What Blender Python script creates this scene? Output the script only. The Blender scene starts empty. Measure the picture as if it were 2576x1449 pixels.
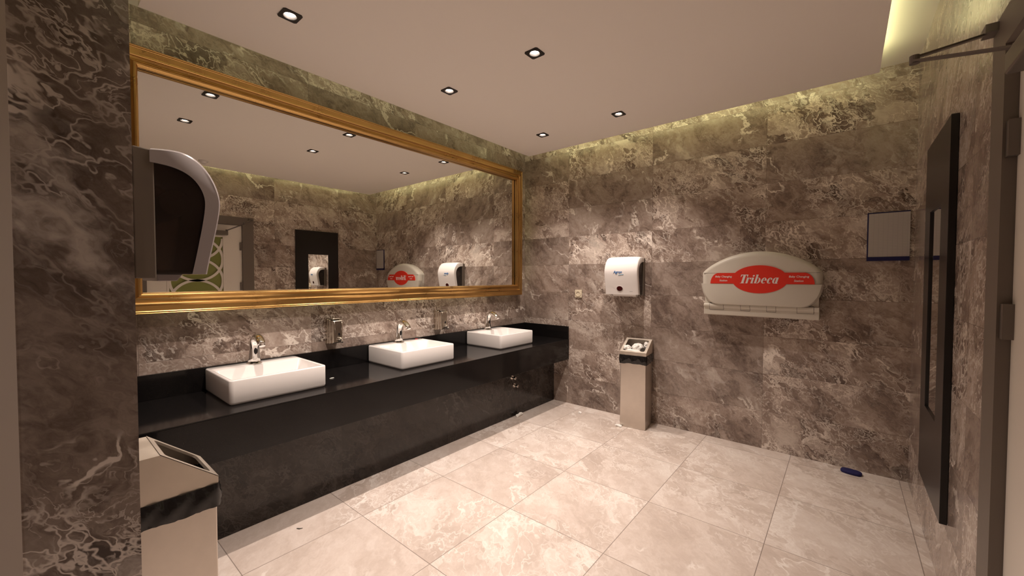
import bpy, bmesh, math, random
from mathutils import Vector, Matrix
random.seed(7)
C = bpy.context.scene.collection
S = bpy.context.scene
PI = math.pi

# ------------------------------------------------------------------ camera
cam_d = bpy.data.cameras.new('camera'); cam = bpy.data.objects.new('camera', cam_d); C.objects.link(cam)
yaw, pitch, roll = 0.6926, -0.0270, 0.0015
fw = Vector((-math.sin(yaw)*math.cos(pitch), math.cos(yaw)*math.cos(pitch), math.sin(pitch)))
r0 = Vector((math.cos(yaw), math.sin(yaw), 0)); u0 = r0.cross(fw)
rr = math.cos(roll)*r0 + math.sin(roll)*u0; uu = -math.sin(roll)*r0 + math.cos(roll)*u0
M = Matrix((rr, uu, -fw)).transposed().to_4x4(); M.translation = Vector((2.8891, -3.7157, 1.3638))
cam.matrix_world = M
cam_d.sensor_width = 36.0; cam_d.lens = 1008.68/2576*36.0; cam_d.clip_start = 0.02
S.camera = cam

# ------------------------------------------------------------------ world, exposure
w = bpy.data.worlds.new('world'); S.world = w; w.use_nodes = True
w.node_tree.nodes['Background'].inputs[0].default_value = (0.9, 0.8, 0.7, 1)
w.node_tree.nodes['Background'].inputs[1].default_value = 0.02
S.view_settings.view_transform = 'Standard'; S.view_settings.look = 'None'
S.view_settings.gamma = 1; S.view_settings.use_curve_mapping = False
S.view_settings.exposure = 0.12
SPOT_W = 89.0            # each ceiling downlight
SPOT_COL = (1.0, 0.855, 0.755)
COVE_COL = (0.98, 1.0, 0.52)
COVE_BACK, COVE_RIGHT, COVE_LEFT, COVE_NEAR = 26.0, 19.0, 6.0, 12.0
MIRROR_LED = 4.0

# ------------------------------------------------------------------ room numbers (metres; origin = floor corner of mirror wall and back wall)
W = 3.237                # right wall
CZ = 2.666               # dropped ceiling underside
UZ = 2.782               # recessed ceiling above it
YE = -3.537              # return wall with the near towel dispenser
PX = 1.45                # face of the pillar in the left foreground
HC = 0.6975              # counter top
CD = 0.608               # counter depth
HP = 0.48                # underside of the counter front

# ------------------------------------------------------------------ helpers
def link(o, parent=None):
    C.objects.link(o)
    if parent is not None: o.parent = parent
    return o
def obj(name, bm, m, parent=None, smooth=False, bevel=0, seg=2, loc=None, rot=None, recalc=True):
    if recalc: bmesh.ops.recalc_face_normals(bm, faces=bm.faces[:])
    me = bpy.data.meshes.new(name); bm.to_mesh(me); bm.free()
    if smooth:
        for p in me.polygons: p.use_smooth = True
    if m is not None:
        for mm in (m if isinstance(m, (list, tuple)) else [m]): me.materials.append(mm)
    o = bpy.data.objects.new(name, me); link(o, parent)
    if bevel:
        b = o.modifiers.new('bevel', 'BEVEL'); b.width = bevel; b.segments = seg; b.limit_method = 'ANGLE'; b.angle_limit = 0.6
        b.harden_normals = False
    if loc: o.location = loc
    if rot: o.rotation_euler = rot
    return o
def thing(name, label, cat, loc=(0,0,0), rotz=0, group=None):
    o = bpy.data.objects.new(name, None); C.objects.link(o); o.empty_display_size = 0.05
    o.location = loc; o.rotation_euler = (0, 0, rotz); o['label'] = label; o['category'] = cat
    if group: o['group'] = group
    return o
def tag(o, label, cat, group=None, kind=None):
    o['label'] = label; o['category'] = cat
    if group: o['group'] = group
    if kind: o['kind'] = kind
    return o
def struct(name, bm, m, label, cat, **k):
    return tag(obj(name, bm, m, **k), label, cat, kind='structure')
def dup(root, loc, label, rotz=None):
    r = root.copy(); C.objects.link(r); r.location = loc; r['label'] = label
    if rotz is not None: r.rotation_euler = (0, 0, rotz)
    for ch in list(root.children):
        c = ch.copy(); C.objects.link(c); c.parent = r
        for g in list(ch.children):
            d = g.copy(); C.objects.link(d); d.parent = c
    return r
def B(): return bmesh.new()
def box(bm, x0, x1, y0, y1, z0, z1, mi=0):
    v = [bm.verts.new((x, y, z)) for x in (x0, x1) for y in (y0, y1) for z in (z0, z1)]
    for f in ((0,1,3,2), (4,6,7,5), (0,4,5,1), (2,3,7,6), (0,2,6,4), (1,5,7,3)):
        bm.faces.new([v[i] for i in f]).material_index = mi
    return v
def prism(bm, pts, axis, a0, a1, mi=0):
    """closed polygon pts (2D) extruded along axis ('x','y','z') from a0 to a1"""
    def p3(p, a): return {'x': (a, p[0], p[1]), 'y': (p[0], a, p[1]), 'z': (p[0], p[1], a)}[axis]
    A = [bm.verts.new(p3(p, a0)) for p in pts]; D = [bm.verts.new(p3(p, a1)) for p in pts]
    n = len(pts); fs = []
    fs.append(bm.faces.new(A)); fs.append(bm.faces.new(D[::-1]))
    for i in range(n): fs.append(bm.faces.new((A[i], D[i], D[(i+1) % n], A[(i+1) % n])))
    for f in fs: f.material_index = mi
    return fs
def loft(bm, loops, cap0=True, cap1=True, closed=True, mi=0):
    L = [[bm.verts.new(p) for p in lp] for lp in loops]
    n = len(L[0])
    for a, b in zip(L[:-1], L[1:]):
        for i in range(n if closed else n-1):
            j = (i+1) % n
            try: bm.faces.new((a[i], a[j], b[j], b[i])).material_index = mi
            except ValueError: pass
    if cap0: bm.faces.new(L[0][::-1]).material_index = mi
    if cap1: bm.faces.new(L[-1]).material_index = mi
    return L
def rrect(x0, x1, y0, y1, r, z, n=5):
    pts = []
    for cx, cy, a in ((x1-r, y1-r, 0), (x0+r, y1-r, 90), (x0+r, y0+r, 180), (x1-r, y0+r, 270)):
        for k in range(n+1):
            t = math.radians(a + 90*k/n); pts.append((cx+r*math.cos(t), cy+r*math.sin(t), z))
    return pts
def tube(bm, path, rads, n=14, up=(0, 1, 0), sx=1.0, mi=0):
    """sweep of a circle (squashed by sx along 'up') along a path"""
    path = [Vector(p) for p in path]; loops = []
    up = Vector(up)
    for i, p in enumerate(path):
        d = (path[min(i+1, len(path)-1)] - path[max(i-1, 0)]).normalized()
        a = up - d*up.dot(d)
        a = a.normalized() if a.length > 1e-5 else d.orthogonal().normalized()
        b = d.cross(a)
        r = rads[i] if isinstance(rads, (list, tuple)) else rads
        loops.append([p + a*(r*sx*math.cos(2*PI*k/n)) + b*(r*math.sin(2*PI*k/n)) for k in range(n)])
    loft(bm, loops, mi=mi)
def cyl(bm, c, axis, r, h, n=24, r2=None, mi=0):
    c = Vector(c); ax = {'x': Vector((1,0,0)), 'y': Vector((0,1,0)), 'z': Vector((0,0,1))}[axis]
    a = ax.orthogonal().normalized(); b = ax.cross(a); r2 = r if r2 is None else r2
    loft(bm, [[c + a*(q*math.cos(2*PI*k/n)) + b*(q*math.sin(2*PI*k/n)) + ax*t for k in range(n)] for q, t in ((r, 0), (r2, h))], mi=mi)
def plate(bm, us, vs, holes, mp, t0, t1, mi=0):
    """slab between offsets t0,t1 over grid us x vs with the cells in holes left out; mp(u,v,t)->xyz"""
    V = {}
    def vv(i, j, k):
        if (i, j, k) not in V: V[(i, j, k)] = bm.verts.new(mp(us[i], vs[j], (t0, t1)[k]))
        return V[(i, j, k)]
    nu, nv = len(us)-1, len(vs)-1
    solid = lambda i, j: 0 <= i < nu and 0 <= j < nv and (i, j) not in holes
    for i in range(nu):
        for j in range(nv):
            if not solid(i, j): continue
            for k in (0, 1): bm.faces.new((vv(i,j,k), vv(i+1,j,k), vv(i+1,j+1,k), vv(i,j+1,k))).material_index = mi
            for (a, b, ci, cj) in (((i,j),(i+1,j), i, j-1), ((i,j+1),(i+1,j+1), i, j+1), ((i,j),(i,j+1), i-1, j), ((i+1,j),(i+1,j+1), i+1, j)):
                if not solid(ci, cj): bm.faces.new((vv(*a,0), vv(*b,0), vv(*b,1), vv(*a,1))).material_index = mi

# ------------------------------------------------------------------ materials
def mat(name, col, rough=0.5, metal=0.0, spec=0.5, emit=None, estr=0, coat=0, trans=0, ior=1.45, alpha=1):
    m = bpy.data.materials.new(name); m.use_nodes = True
    b = m.node_tree.nodes['Principled BSDF']
    b.inputs['Base Color'].default_value = (*col, 1); b.inputs['Roughness'].default_value = rough
    b.inputs['Metallic'].default_value = metal; b.inputs['Specular IOR Level'].default_value = spec
    b.inputs['IOR'].default_value = ior
    b.inputs['Coat Weight'].default_value = coat; b.inputs['Transmission Weight'].default_value = trans
    if emit: b.inputs['Emission Color'].default_value = (*emit, 1); b.inputs['Emission Strength'].default_value = estr
    return m
class NT:
    def __init__(s, m): s.t = m.node_tree; s.n = s.t.nodes; s.l = s.t.links; s.b = s.n['Principled BSDF']
    def new(s, ty, **k):
        x = s.n.new(ty)
        for a, v in k.items(): setattr(x, a, v)
        return x
    def put(s, v, sock):
        if isinstance(v, bpy.types.NodeSocket): s.l.new(v, sock)
        elif v is not None: sock.default_value = v
    def math(s, op, a, b=None, c=None, clamp=False):
        x = s.new('ShaderNodeMath', operation=op, use_clamp=clamp)
        for i, v in enumerate((a, b, c)):
            if v is not None: s.put(v, x.inputs[i])
        return x.outputs[0]
    def vmath(s, op, a, b=None, sc=None):
        x = s.new('ShaderNodeVectorMath', operation=op); s.put(a, x.inputs[0])
        if b is not None: s.put(b, x.inputs[1])
        if sc is not None: s.put(sc, x.inputs['Scale'])
        return x.outputs[0]
    def comb(s, a, b, c):
        x = s.new('ShaderNodeCombineXYZ')
        for i, v in enumerate((a, b, c)): s.put(v, x.inputs[i])
        return x.outputs[0]
    def noise(s, v, scale, detail=4, rough=0.55, dist=0, out='Fac'):
        x = s.new('ShaderNodeTexNoise'); s.put(v, x.inputs['Vector'])
        x.inputs['Scale'].default_value = scale; x.inputs['Detail'].default_value = detail
        x.inputs['Roughness'].default_value = rough; x.inputs['Distortion'].default_value = dist
        return x.outputs[out]
    def vor(s, v, scale, feature='DISTANCE_TO_EDGE', rnd=1.0):
        x = s.new('ShaderNodeTexVoronoi', feature=feature); s.put(v, x.inputs['Vector'])
        x.inputs['Scale'].default_value = scale; x.inputs['Randomness'].default_value = rnd
        return x.outputs['Distance']
    def ramp(s, f, stops, interp='LINEAR'):
        x = s.new('ShaderNodeValToRGB'); s.put(f, x.inputs[0]); e = x.color_ramp.elements; x.color_ramp.interpolation = interp
        while len(e) < len(stops): e.new(0.5)
        for q, (p, c) in zip(e, stops): q.position = p; q.color = (*c, 1) if not isinstance(c, (int, float)) else (c, c, c, 1)
        return x.outputs[0]
    def step(s, f, a, b):          # smooth 0..1 between a and b (a may be larger than b)
        x = s.new('ShaderNodeMapRange', interpolation_type='SMOOTHSTEP'); s.put(f, x.inputs['Value'])
        s.put(a, x.inputs['From Min']); s.put(b, x.inputs['From Max']); return x.outputs[0]
    def mix(s, f, a, b, mode='MIX'):
        x = s.new('ShaderNodeMix', data_type='RGBA', blend_type=mode); s.put(f, x.inputs[0])
        for v, k in ((a, 6), (b, 7)):
            if isinstance(v, tuple): v = (*v, 1)
            s.put(v, x.inputs[k])
        return x.outputs[2]
    def bump(s, h, strength=0.1, dist=0.01):
        x = s.new('ShaderNodeBump'); s.put(h, x.inputs['Height']); x.inputs['Strength'].default_value = strength
        x.inputs['Distance'].default_value = dist; s.l.new(x.outputs[0], s.b.inputs['Normal'])

def marble(name, ax, tw, th, ou=0.0, ov=0.0, seed=0.0, cols=None, grain=1.0, vein=1.0, grout=(0.06, 0.045, 0.035), gw=0.0011,
           rough=0.17, floor=False, tilevar=0.28):
    m = mat(name, (0.2, 0.15, 0.12), rough); t = NT(m)
    tc = t.new('ShaderNodeTexCoord'); sp = t.new('ShaderNodeSeparateXYZ'); t.l.new(tc.outputs['Object'], sp.inputs[0])
    u = sp.outputs[{'x': 0, 'y': 1}[ax]]; v = sp.outputs[1 if floor else 2]
    su = t.math('DIVIDE', t.math('SUBTRACT', u, ou), tw); sv = t.math('DIVIDE', t.math('SUBTRACT', v, ov), th)
    iu = t.math('FLOOR', su); iv = t.math('FLOOR', sv)
    wn = t.new('ShaderNodeTexWhiteNoise', noise_dimensions='3D'); t.l.new(t.comb(iu, iv, seed+0.37), wn.inputs['Vector'])
    rnd = wn.outputs['Color']; rv = wn.outputs['Value']
    # slanted, stretched coordinates: veins run down to the right
    a = t.math('MULTIPLY', t.math('SUBTRACT', u, v), 0.62*grain); b = t.math('MULTIPLY', t.math('ADD', u, v), 0.90*grain)
    p = t.vmath('ADD', t.comb(a, b, seed*3.1), t.vmath('SCALE', rnd, sc=17.0))
    wa = t.vmath('SUBTRACT', t.noise(p, 2.2, 5, 0.6, out='Color'), (0.5, 0.5, 0.5))
    wb = t.vmath('SUBTRACT', t.noise(p, 8.0, 3, 0.55, out='Color'), (0.5, 0.5, 0.5))
    wc = t.vmath('SUBTRACT', t.noise(p, 26.0, 3, 0.6, out='Color'), (0.5, 0.5, 0.5))
    p2 = t.vmath('ADD', p, t.vmath('SCALE', wa, sc=0.55))
    p3 = t.vmath('ADD', t.vmath('ADD', p2, t.vmath('SCALE', wb, sc=0.26)), t.vmath('SCALE', wc, sc=0.035))
    big = t.noise(p2, 2.6, 7, 0.62); fine = t.noise(p3, 9.0, 9, 0.70)
    vc = t.new('ShaderNodeTexVoronoi', feature='F1'); t.put(p3, vc.inputs['Vector']); vc.inputs['Scale'].default_value = 7.0
    sc_ = t.new('ShaderNodeSeparateColor'); t.l.new(vc.outputs['Color'], sc_.inputs[0])
    busy = t.math('ADD', t.noise(p, 1.7, 4, 0.55), t.math('MULTIPLY', t.math('SUBTRACT', rv, 0.5), 0.36))
    bm_ = t.step(busy, 0.42, 0.60)
    clast = t.math('MULTIPLY', t.math('MULTIPLY', t.math('SUBTRACT', sc_.outputs[0], 0.5), 0.20), bm_)
    mott = t.math('ADD', t.math('ADD', t.math('MULTIPLY', big, 0.52), t.math('MULTIPLY', fine, 0.48)), clast)
    cd, c1, c2, c3, cv = cols
    base = t.ramp(mott, [(0.34, cd), (0.45, c1), (0.54, c2), (0.68, c3)])
    def ridge(vec, scale, wd, det=2.5, ro=0.5):
        return t.step(t.math('ABSOLUTE', t.math('SUBTRACT', t.noise(vec, scale, det, ro), 0.5)), wd, wd*0.15)
    m1 = t.step(t.noise(p2, 3.6, 4, 0.6), 0.42, 0.56); m2 = t.step(t.noise(p, 6.0, 3), 0.40, 0.58)
    wv = t.math('MULTIPLY', t.noise(p3, 6.0, 3), 0.15)
    v1 = t.math('MULTIPLY', t.math('MULTIPLY', t.step(t.vor(p3, 10.0), wv, 0.008), m1), t.math('ADD', t.math('MULTIPLY', bm_, 0.80), 0.12))
    v2 = t.math('MULTIPLY', t.math('MULTIPLY', ridge(p3, 7.0, 0.026), m2), t.math('ADD', t.math('MULTIPLY', bm_, 0.75), 0.22))
    v4 = t.math('MULTIPLY', t.math('MULTIPLY', ridge(p3, 17.0, 0.035, 3), t.step(t.noise(p2, 4.5, 3), 0.46, 0.58)), bm_)
    v3 = t.math('MULTIPLY', ridge(p2, 1.5, 0.012, 6, 0.5), t.step(t.noise(p, 3.0, 2), 0.48, 0.58))
    pale = t.math('MULTIPLY', t.step(t.noise(p3, 3.4, 6, 0.58), 0.55, 0.72), 0.50)
    va = t.math('MAXIMUM', t.math('MULTIPLY', v1, 0.80), t.math('MULTIPLY', v2, 0.78))
    va = t.math('MAXIMUM', va, t.math('MULTIPLY', v4, 0.55))
    vm = t.math('MULTIPLY', t.math('MAXIMUM', va, t.math('MAXIMUM', t.math('MULTIPLY', v3, 0.95), pale)), vein, clamp=True)
    col = t.mix(vm, base, cv)
    tv = t.math('ADD', t.math('MULTIPLY', rv, tilevar), 1.0-tilevar/2)
    col = t.mix(1.0, col, t.comb(tv, tv, tv), 'MULTIPLY')
    if gw:
        def edge(sx, size):
            fr = t.math('FRACT', sx); d = t.math('MULTIPLY', t.math('MINIMUM', fr, t.math('SUBTRACT', 1.0, fr)), size)
            return t.step(d, gw*1.6, gw*0.7)
        g = t.math('MULTIPLY', t.math('MAXIMUM', edge(su, tw), edge(sv, th)), 0.75 if floor else 0.45)
        col = t.mix(g, col, grout)
    t.l.new(col, t.b.inputs['Base Color'])
    t.l.new(t.math('ADD', t.math('MULTIPLY', fine, 0.10), rough-0.05), t.b.inputs['Roughness'])
    return m
PC = ((0.062, 0.044, 0.038), (0.140, 0.106, 0.090), (0.235, 0.188, 0.163), (0.345, 0.290, 0.258), (0.66, 0.59, 0.55))
WC = ((0.098, 0.068, 0.055), (0.225, 0.166, 0.137), (0.355, 0.278, 0.234), (0.47, 0.390, 0.338), (0.76, 0.68, 0.61))
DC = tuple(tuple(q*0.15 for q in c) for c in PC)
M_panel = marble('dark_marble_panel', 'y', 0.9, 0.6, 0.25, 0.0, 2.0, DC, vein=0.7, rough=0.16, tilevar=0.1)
M_back = marble('marble_tiles_back', 'x', 0.9, 0.3, 0.6, 0.0, 1.0, WC)
M_side = marble('marble_tiles_side', 'y', 0.9, 0.3, 0.25, 0.0, 2.0, WC)
M_pill = marble('marble_slab', 'y', 3.0, 3.2, 0.5, -0.2, 5.0, PC, grain=0.85, vein=1.3, gw=0, tilevar=0)
M_floor = marble('floor_tiles', 'x', 0.6, 0.595, 0.195, -0.145, 3.0,
                 ((0.47, 0.385, 0.335), (0.54, 0.45, 0.395), (0.61, 0.52, 0.465), (0.70, 0.625, 0.57), (0.80, 0.74, 0.69)),
                 grain=0.7, vein=0.75, grout=(0.16, 0.12, 0.10), gw=0.0016, rough=0.33, floor=True, tilevar=0.08)
M_ceil = mat('ceiling_paint', (0.92, 0.865, 0.81), 0.8)
M_white = mat('white_paint', (0.68, 0.62, 0.57), 0.5)
M_cream = mat('beige_paint', (0.50, 0.44, 0.40), 0.6)
M_granite = mat('black_granite', (0.010, 0.009, 0.009), 0.10, spec=0.4)
t = NT(M_granite)
tc = t.new('ShaderNodeTexCoord')
t.l.new(t.ramp(t.noise(tc.outputs['Object'], 240, 2), [(0.55, (0.008, 0.007, 0.007)), (0.85, (0.014, 0.013, 0.012))]), t.b.inputs['Base Color'])
t.l.new(t.math('ADD', t.math('MULTIPLY', t.noise(tc.outputs['Object'], 5, 4), 0.10), 0.05), t.b.inputs['Roughness'])
M_porc = mat('white_porcelain', (0.84, 0.80, 0.78), 0.12, coat=0.3)
M_chrome = mat('chrome', (0.82, 0.80, 0.77), 0.06, 1.0)
def brushed(name, col, rough):
    m = mat(name, col, rough, 1.0); t = NT(m); tc = t.new('ShaderNodeTexCoord')
    n = t.noise(t.vmath('MULTIPLY', tc.outputs['Object'], (60.0, 60.0, 6.0)), 3, 5)
    n2 = t.noise(tc.outputs['Object'], 7, 4)
    t.l.new(t.math('ADD', t.math('MULTIPLY', n, 0.12), t.math('MULTIPLY', n2, 0.16)), t.b.inputs['Roughness'])
    t.l.new(t.mix(n2, tuple(c*0.78 for c in col), tuple(min(1, c*1.15) for c in col)), t.b.inputs['Base Color'])
    t.l.new(t.math('ADD', t.math('MULTIPLY', n2, 0.30), rough-0.15), t.b.inputs['Roughness'])
    return m
M_steel = brushed('brushed_steel', (0.66, 0.60, 0.54), 0.34)
M_steel2 = brushed('polished_steel', (0.64, 0.58, 0.50), 0.22)
M_steel3 = brushed('worn_steel', (0.68, 0.61, 0.53), 0.50)
M_gold = brushed('gilded_wood', (0.62, 0.385, 0.14), 0.31)
M_glass_mirror = mat('mirror_glass', (0.90, 0.90, 0.87), 0.0, 1.0)
M_black = mat('black_plastic', (0.012, 0.011, 0.012), 0.35)
M_blackpanel = mat('black_lacquer', (0.012, 0.010, 0.009), 0.28)
M_bag = mat('black_bin_liner', (0.010, 0.009, 0.009), 0.14)
M_dark = mat('smoked_plastic', (0.20, 0.165, 0.15), 0.12, trans=0.92)
M_darkin = mat('smoked_plastic_inside', (0.06, 0.05, 0.045), 0.4)
M_greyp = mat('taupe_plastic', (0.16, 0.13, 0.105), 0.42)
M_wplast_shade = mat('shaded_white_plastic', (0.40, 0.36, 0.365), 0.25)  # white plastic greyed: shade on the near dispenser put into the colour
M_wplast = mat('white_plastic', (0.80, 0.76, 0.74), 0.22)
M_cplast = mat('ivory_plastic', (0.62, 0.575, 0.50), 0.42)
M_socket = mat('cream_socket_plastic', (0.66, 0.58, 0.44), 0.35)
M_red = mat('red_print', (0.72, 0.035, 0.018), 0.4)
M_print = mat('white_print', (0.80, 0.72, 0.70), 0.4)
M_blueprint = mat('blue_print', (0.03, 0.16, 0.42), 0.4)
M_sensor = mat('dark_red_sensor', (0.05, 0.006, 0.006), 0.08)
M_paper = mat('white_tissue', (0.80, 0.77, 0.73), 0.9)
M_navy = mat('navy_plastic', (0.012, 0.012, 0.07), 0.4)
M_blue = mat('dark_blue_foam', (0.014, 0.012, 0.085), 0.8)
M_groove = mat('shadow_gap', (0.10, 0.09, 0.08), 0.7)
M_casing = mat('taupe_door_casing', (0.16, 0.130, 0.108), 0.5)
M_door = mat('white_door_paint', (0.80, 0.74, 0.67), 0.35)
M_green = mat('frosted_green_glass', (0.25, 0.27, 0.075), 0.30)
M_trim = mat('black_lamp_trim', (0.014, 0.010, 0.009), 0.45)
M_lamp = mat('lamp_lens', (1, 1, 1), 0.5, emit=(1.0, 0.90, 0.80), estr=14)
M_ring = mat('lamp_reflector', (0.75, 0.72, 0.70), 0.25, 0.3)
M_closer = mat('grey_closer_metal', (0.19, 0.165, 0.145), 0.4, 0.6)
M_redpl = mat('red_plastic', (0.45, 0.03, 0.03), 0.4)
M_soap = mat('soap_scrap', (0.75, 0.72, 0.66), 0.6)
def led(name, s): return mat(name, (1, 1, 1), 0.5, emit=COVE_COL, estr=s)
M_page = mat('printed_page', (0.42, 0.39, 0.37), 0.6)
t = NT(M_page); tc = t.new('ShaderNodeTexCoord'); sp = t.new('ShaderNodeSeparateXYZ'); t.l.new(tc.outputs['Object'], sp.inputs[0])
g = t.math('MAXIMUM', t.step(t.math('FRACT', t.math('MULTIPLY', sp.outputs[2], 95)), 0.72, 0.80), t.step(t.math('FRACT', t.math('MULTIPLY', sp.outputs[0], 42)), 0.90, 0.95))
t.l.new(t.mix(t.math('MULTIPLY', g, 0.35), (0.47, 0.43, 0.41), (0.22, 0.20, 0.20)), t.b.inputs['Base Color'])

# ------------------------------------------------------------------ the room
bm = B(); box(bm, -0.1, W+0.35, -5.7, 0.1, -0.08, 0)
struct('floor', bm, M_floor, 'pale beige polished stone tile floor', 'floor')
bm = B(); box(bm, -0.1, W+0.1, 0, 0.1, 0, UZ+0.05)
struct('wall_back', bm, M_back, 'brown veined marble tile wall behind the baby changing station', 'wall')
bm = B(); box(bm, -0.1, 0, YE, 0, 0, UZ+0.05)
struct('wall_left', bm, M_side, 'brown veined marble tile wall behind the long gold mirror', 'wall')
DY0, DY1, DZ = -2.875, -1.935, 2.03          # door opening
bm = B(); plate(bm, [-5.7, DY0, DY1, 0], [0, DZ, UZ+0.05], {(1, 0)}, lambda u, v, t: (t, u, v), W, W+0.12)
struct('wall_right', bm, M_side, 'brown veined marble tile wall with the door and black panel', 'wall')
bm = B(); box(bm, -0.1, PX, YE-0.2, YE, 0, UZ+0.05)
struct('wall_entrance', bm, M_pill, 'dark veined marble end wall in the left foreground', 'wall')
bm = B(); box(bm, 1.35, PX+0.004, YE-0.30, YE-0.2, 0, UZ+0.05)
struct('trim_1', bm, M_cream, 'pale vertical trim strip at the left edge', 'trim')
bm = B(); box(bm, 1.30, 1.40, -5.7, YE-0.30, 0, UZ+0.05)
struct('wall_lobby', bm, M_cream, 'painted lobby wall', 'wall')
bm = B(); box(bm, 1.30, W+0.1, -5.8, -5.7, 0, UZ+0.05)
struct('wall_front', bm, M_cream, 'painted wall behind the viewer', 'wall')
bm = B(); box(bm, -0.1, W+0.12, -5.8, 0.1, UZ, UZ+0.08)
struct('ceiling_recess', bm, M_white, 'raised white ceiling above the lit gap', 'ceiling')
# dropped ceiling with square cut-outs for the lamps
LX = (0.738, 1.478); LY = (-0.688, -1.812, -2.858); HL = 0.036
GX0, GX1, GY0, GY1 = 0.242, 3.035, -3.353, -0.24
xs = [GX0] + [q for x in LX for q in (x-HL, x+HL)] + [GX1]
ys = [GY0] + [q for y in sorted(LY) for q in (y-HL, y+HL)] + [GY1]
holes = {(i, j) for i in (1, 3) for j in (1, 3, 5)}
bm = B(); plate(bm, xs, ys, holes, lambda u, v, t: (u, v, t), CZ, CZ+0.035)
struct('ceiling', bm, M_ceil, 'dropped plaster ceiling panel with six square downlights', 'ceiling')
# boxed marble wall under the counter
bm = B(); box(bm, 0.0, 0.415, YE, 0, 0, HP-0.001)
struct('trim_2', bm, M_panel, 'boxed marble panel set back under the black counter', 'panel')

# LED strips lying on the edge of the dropped ceiling
def strip(name, x0, x1, y0, y1, s, label):
    bm = B(); box(bm, x0, x1, y0, y1, CZ+0.035, CZ+0.043)
    return tag(obj(name, bm, led('led_'+str(s), s)), label, 'light strip', 'LED strips on the ceiling edge')
strip('led_strip', GX0+0.1, GX1-0.05, GY1-0.05, GY1-0.035, COVE_BACK, 'yellow LED strip on the ceiling edge along the back wall')
strip('led_strip', GX1-0.05, GX1-0.035, GY0, GY1-0.1, COVE_RIGHT, 'yellow LED strip on the ceiling edge along the right wall')
strip('led_strip', GX0+0.035, GX0+0.05, GY0, GY1-0.1, COVE_LEFT, 'yellow LED strip on the ceiling edge above the long mirror')
strip('led_strip', GX0+0.1, GX1-0.1, GY0+0.035, GY0+0.05, COVE_NEAR, 'yellow LED strip on the ceiling edge nearest the viewer')

# ------------------------------------------------------------------ downlights
def make_downlight():
    r = thing('downlight', '', 'ceiling light', (LX[0], LY[0], CZ), 0, 'square ceiling downlights')
    bm = B(); n = 32; q = 0.045; ri = 0.031
    def sq(k, s):
        a = 2*PI*k/n + PI/n; c, d = math.cos(a), math.sin(a); f = s/max(abs(c), abs(d)); return (c*f, d*f)
    loft(bm, [[(*sq(k, q), 0.0) for k in range(n)], [(*sq(k, q), -0.005) for k in range(n)],
              [(ri*math.cos(2*PI*k/n+PI/n), ri*math.sin(2*PI*k/n+PI/n), -0.005) for k in range(n)],
              [(ri*math.cos(2*PI*k/n+PI/n), ri*math.sin(2*PI*k/n+PI/n), 0.004) for k in range(n)]], False, False)
    obj('trim_plate', bm, M_trim, r)
    bm = B(); loft(bm, [[(q_*math.cos(2*PI*k/n), q_*math.sin(2*PI*k/n), z) for k in range(n)] for q_, z in ((0.0315, 0.001), (0.0315, -0.003), (0.029, -0.003), (0.023, 0.026), (0.0, 0.0265))], False, False)
    obj('reflector', bm, M_ring, r, smooth=True)
    bm = B(); cyl(bm, (0, 0, 0.006), 'z', 0.021, 0.006, 28)
    obj('lens', bm, M_lamp, r)
    ld = bpy.data.lights.new('lamp', 'SPOT'); ld.energy = SPOT_W; ld.color = SPOT_COL; ld.spot_size = math.radians(108); ld.spot_blend = 1.0; ld.shadow_soft_size = 0.018
    lo = bpy.data.objects.new('lamp', ld); link(lo, r); lo.location = (0, 0, -0.012)
    return r
DL = {(0,0): 'square downlight above the far basin, nearest the room corner', (1,0): 'square downlight nearest the back wall in the right-hand row of lamps',
      (0,1): 'square downlight above the middle basin, in the row along the mirror', (1,1): 'glaring square downlight in the middle of the ceiling, the brightest',
      (0,2): 'square downlight at upper left, largest and nearest of the row along the mirror', (1,2): 'square downlight nearest the viewer, out of frame above, seen only in the mirror'}
d0 = make_downlight(); d0['label'] = DL[(0,0)]
for (i, j), lab in DL.items():
    if (i, j) != (0, 0): dup(d0, (LX[i], LY[j], CZ), lab)
fill_lamp = dup(d0, (2.35, -4.55, UZ), 'unseen fill downlight added behind the viewer to brighten pillar and door')  # added fill lamp, never in view; brightens the left pillar and the door
for c in fill_lamp.children:
    if c.type == 'LIGHT': c.data = c.data.copy(); c.data.energy = 40.0
bm = B(); cyl(bm, (0, 0, -0.012), 'z', 0.046, 0.012, 28)
sd = thing('smoke_detector', 'round white smoke detector on the ceiling, seen in the mirror beside the dispenser', 'smoke detector', (2.78, -2.44, CZ))
obj('base', bm, M_wplast, sd, smooth=False)
bm = B(); cyl(bm, (0, 0, -0.034), 'z', 0.026, 0.022, 28, 0.036); obj('sensor_head', bm, M_wplast, sd)

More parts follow.
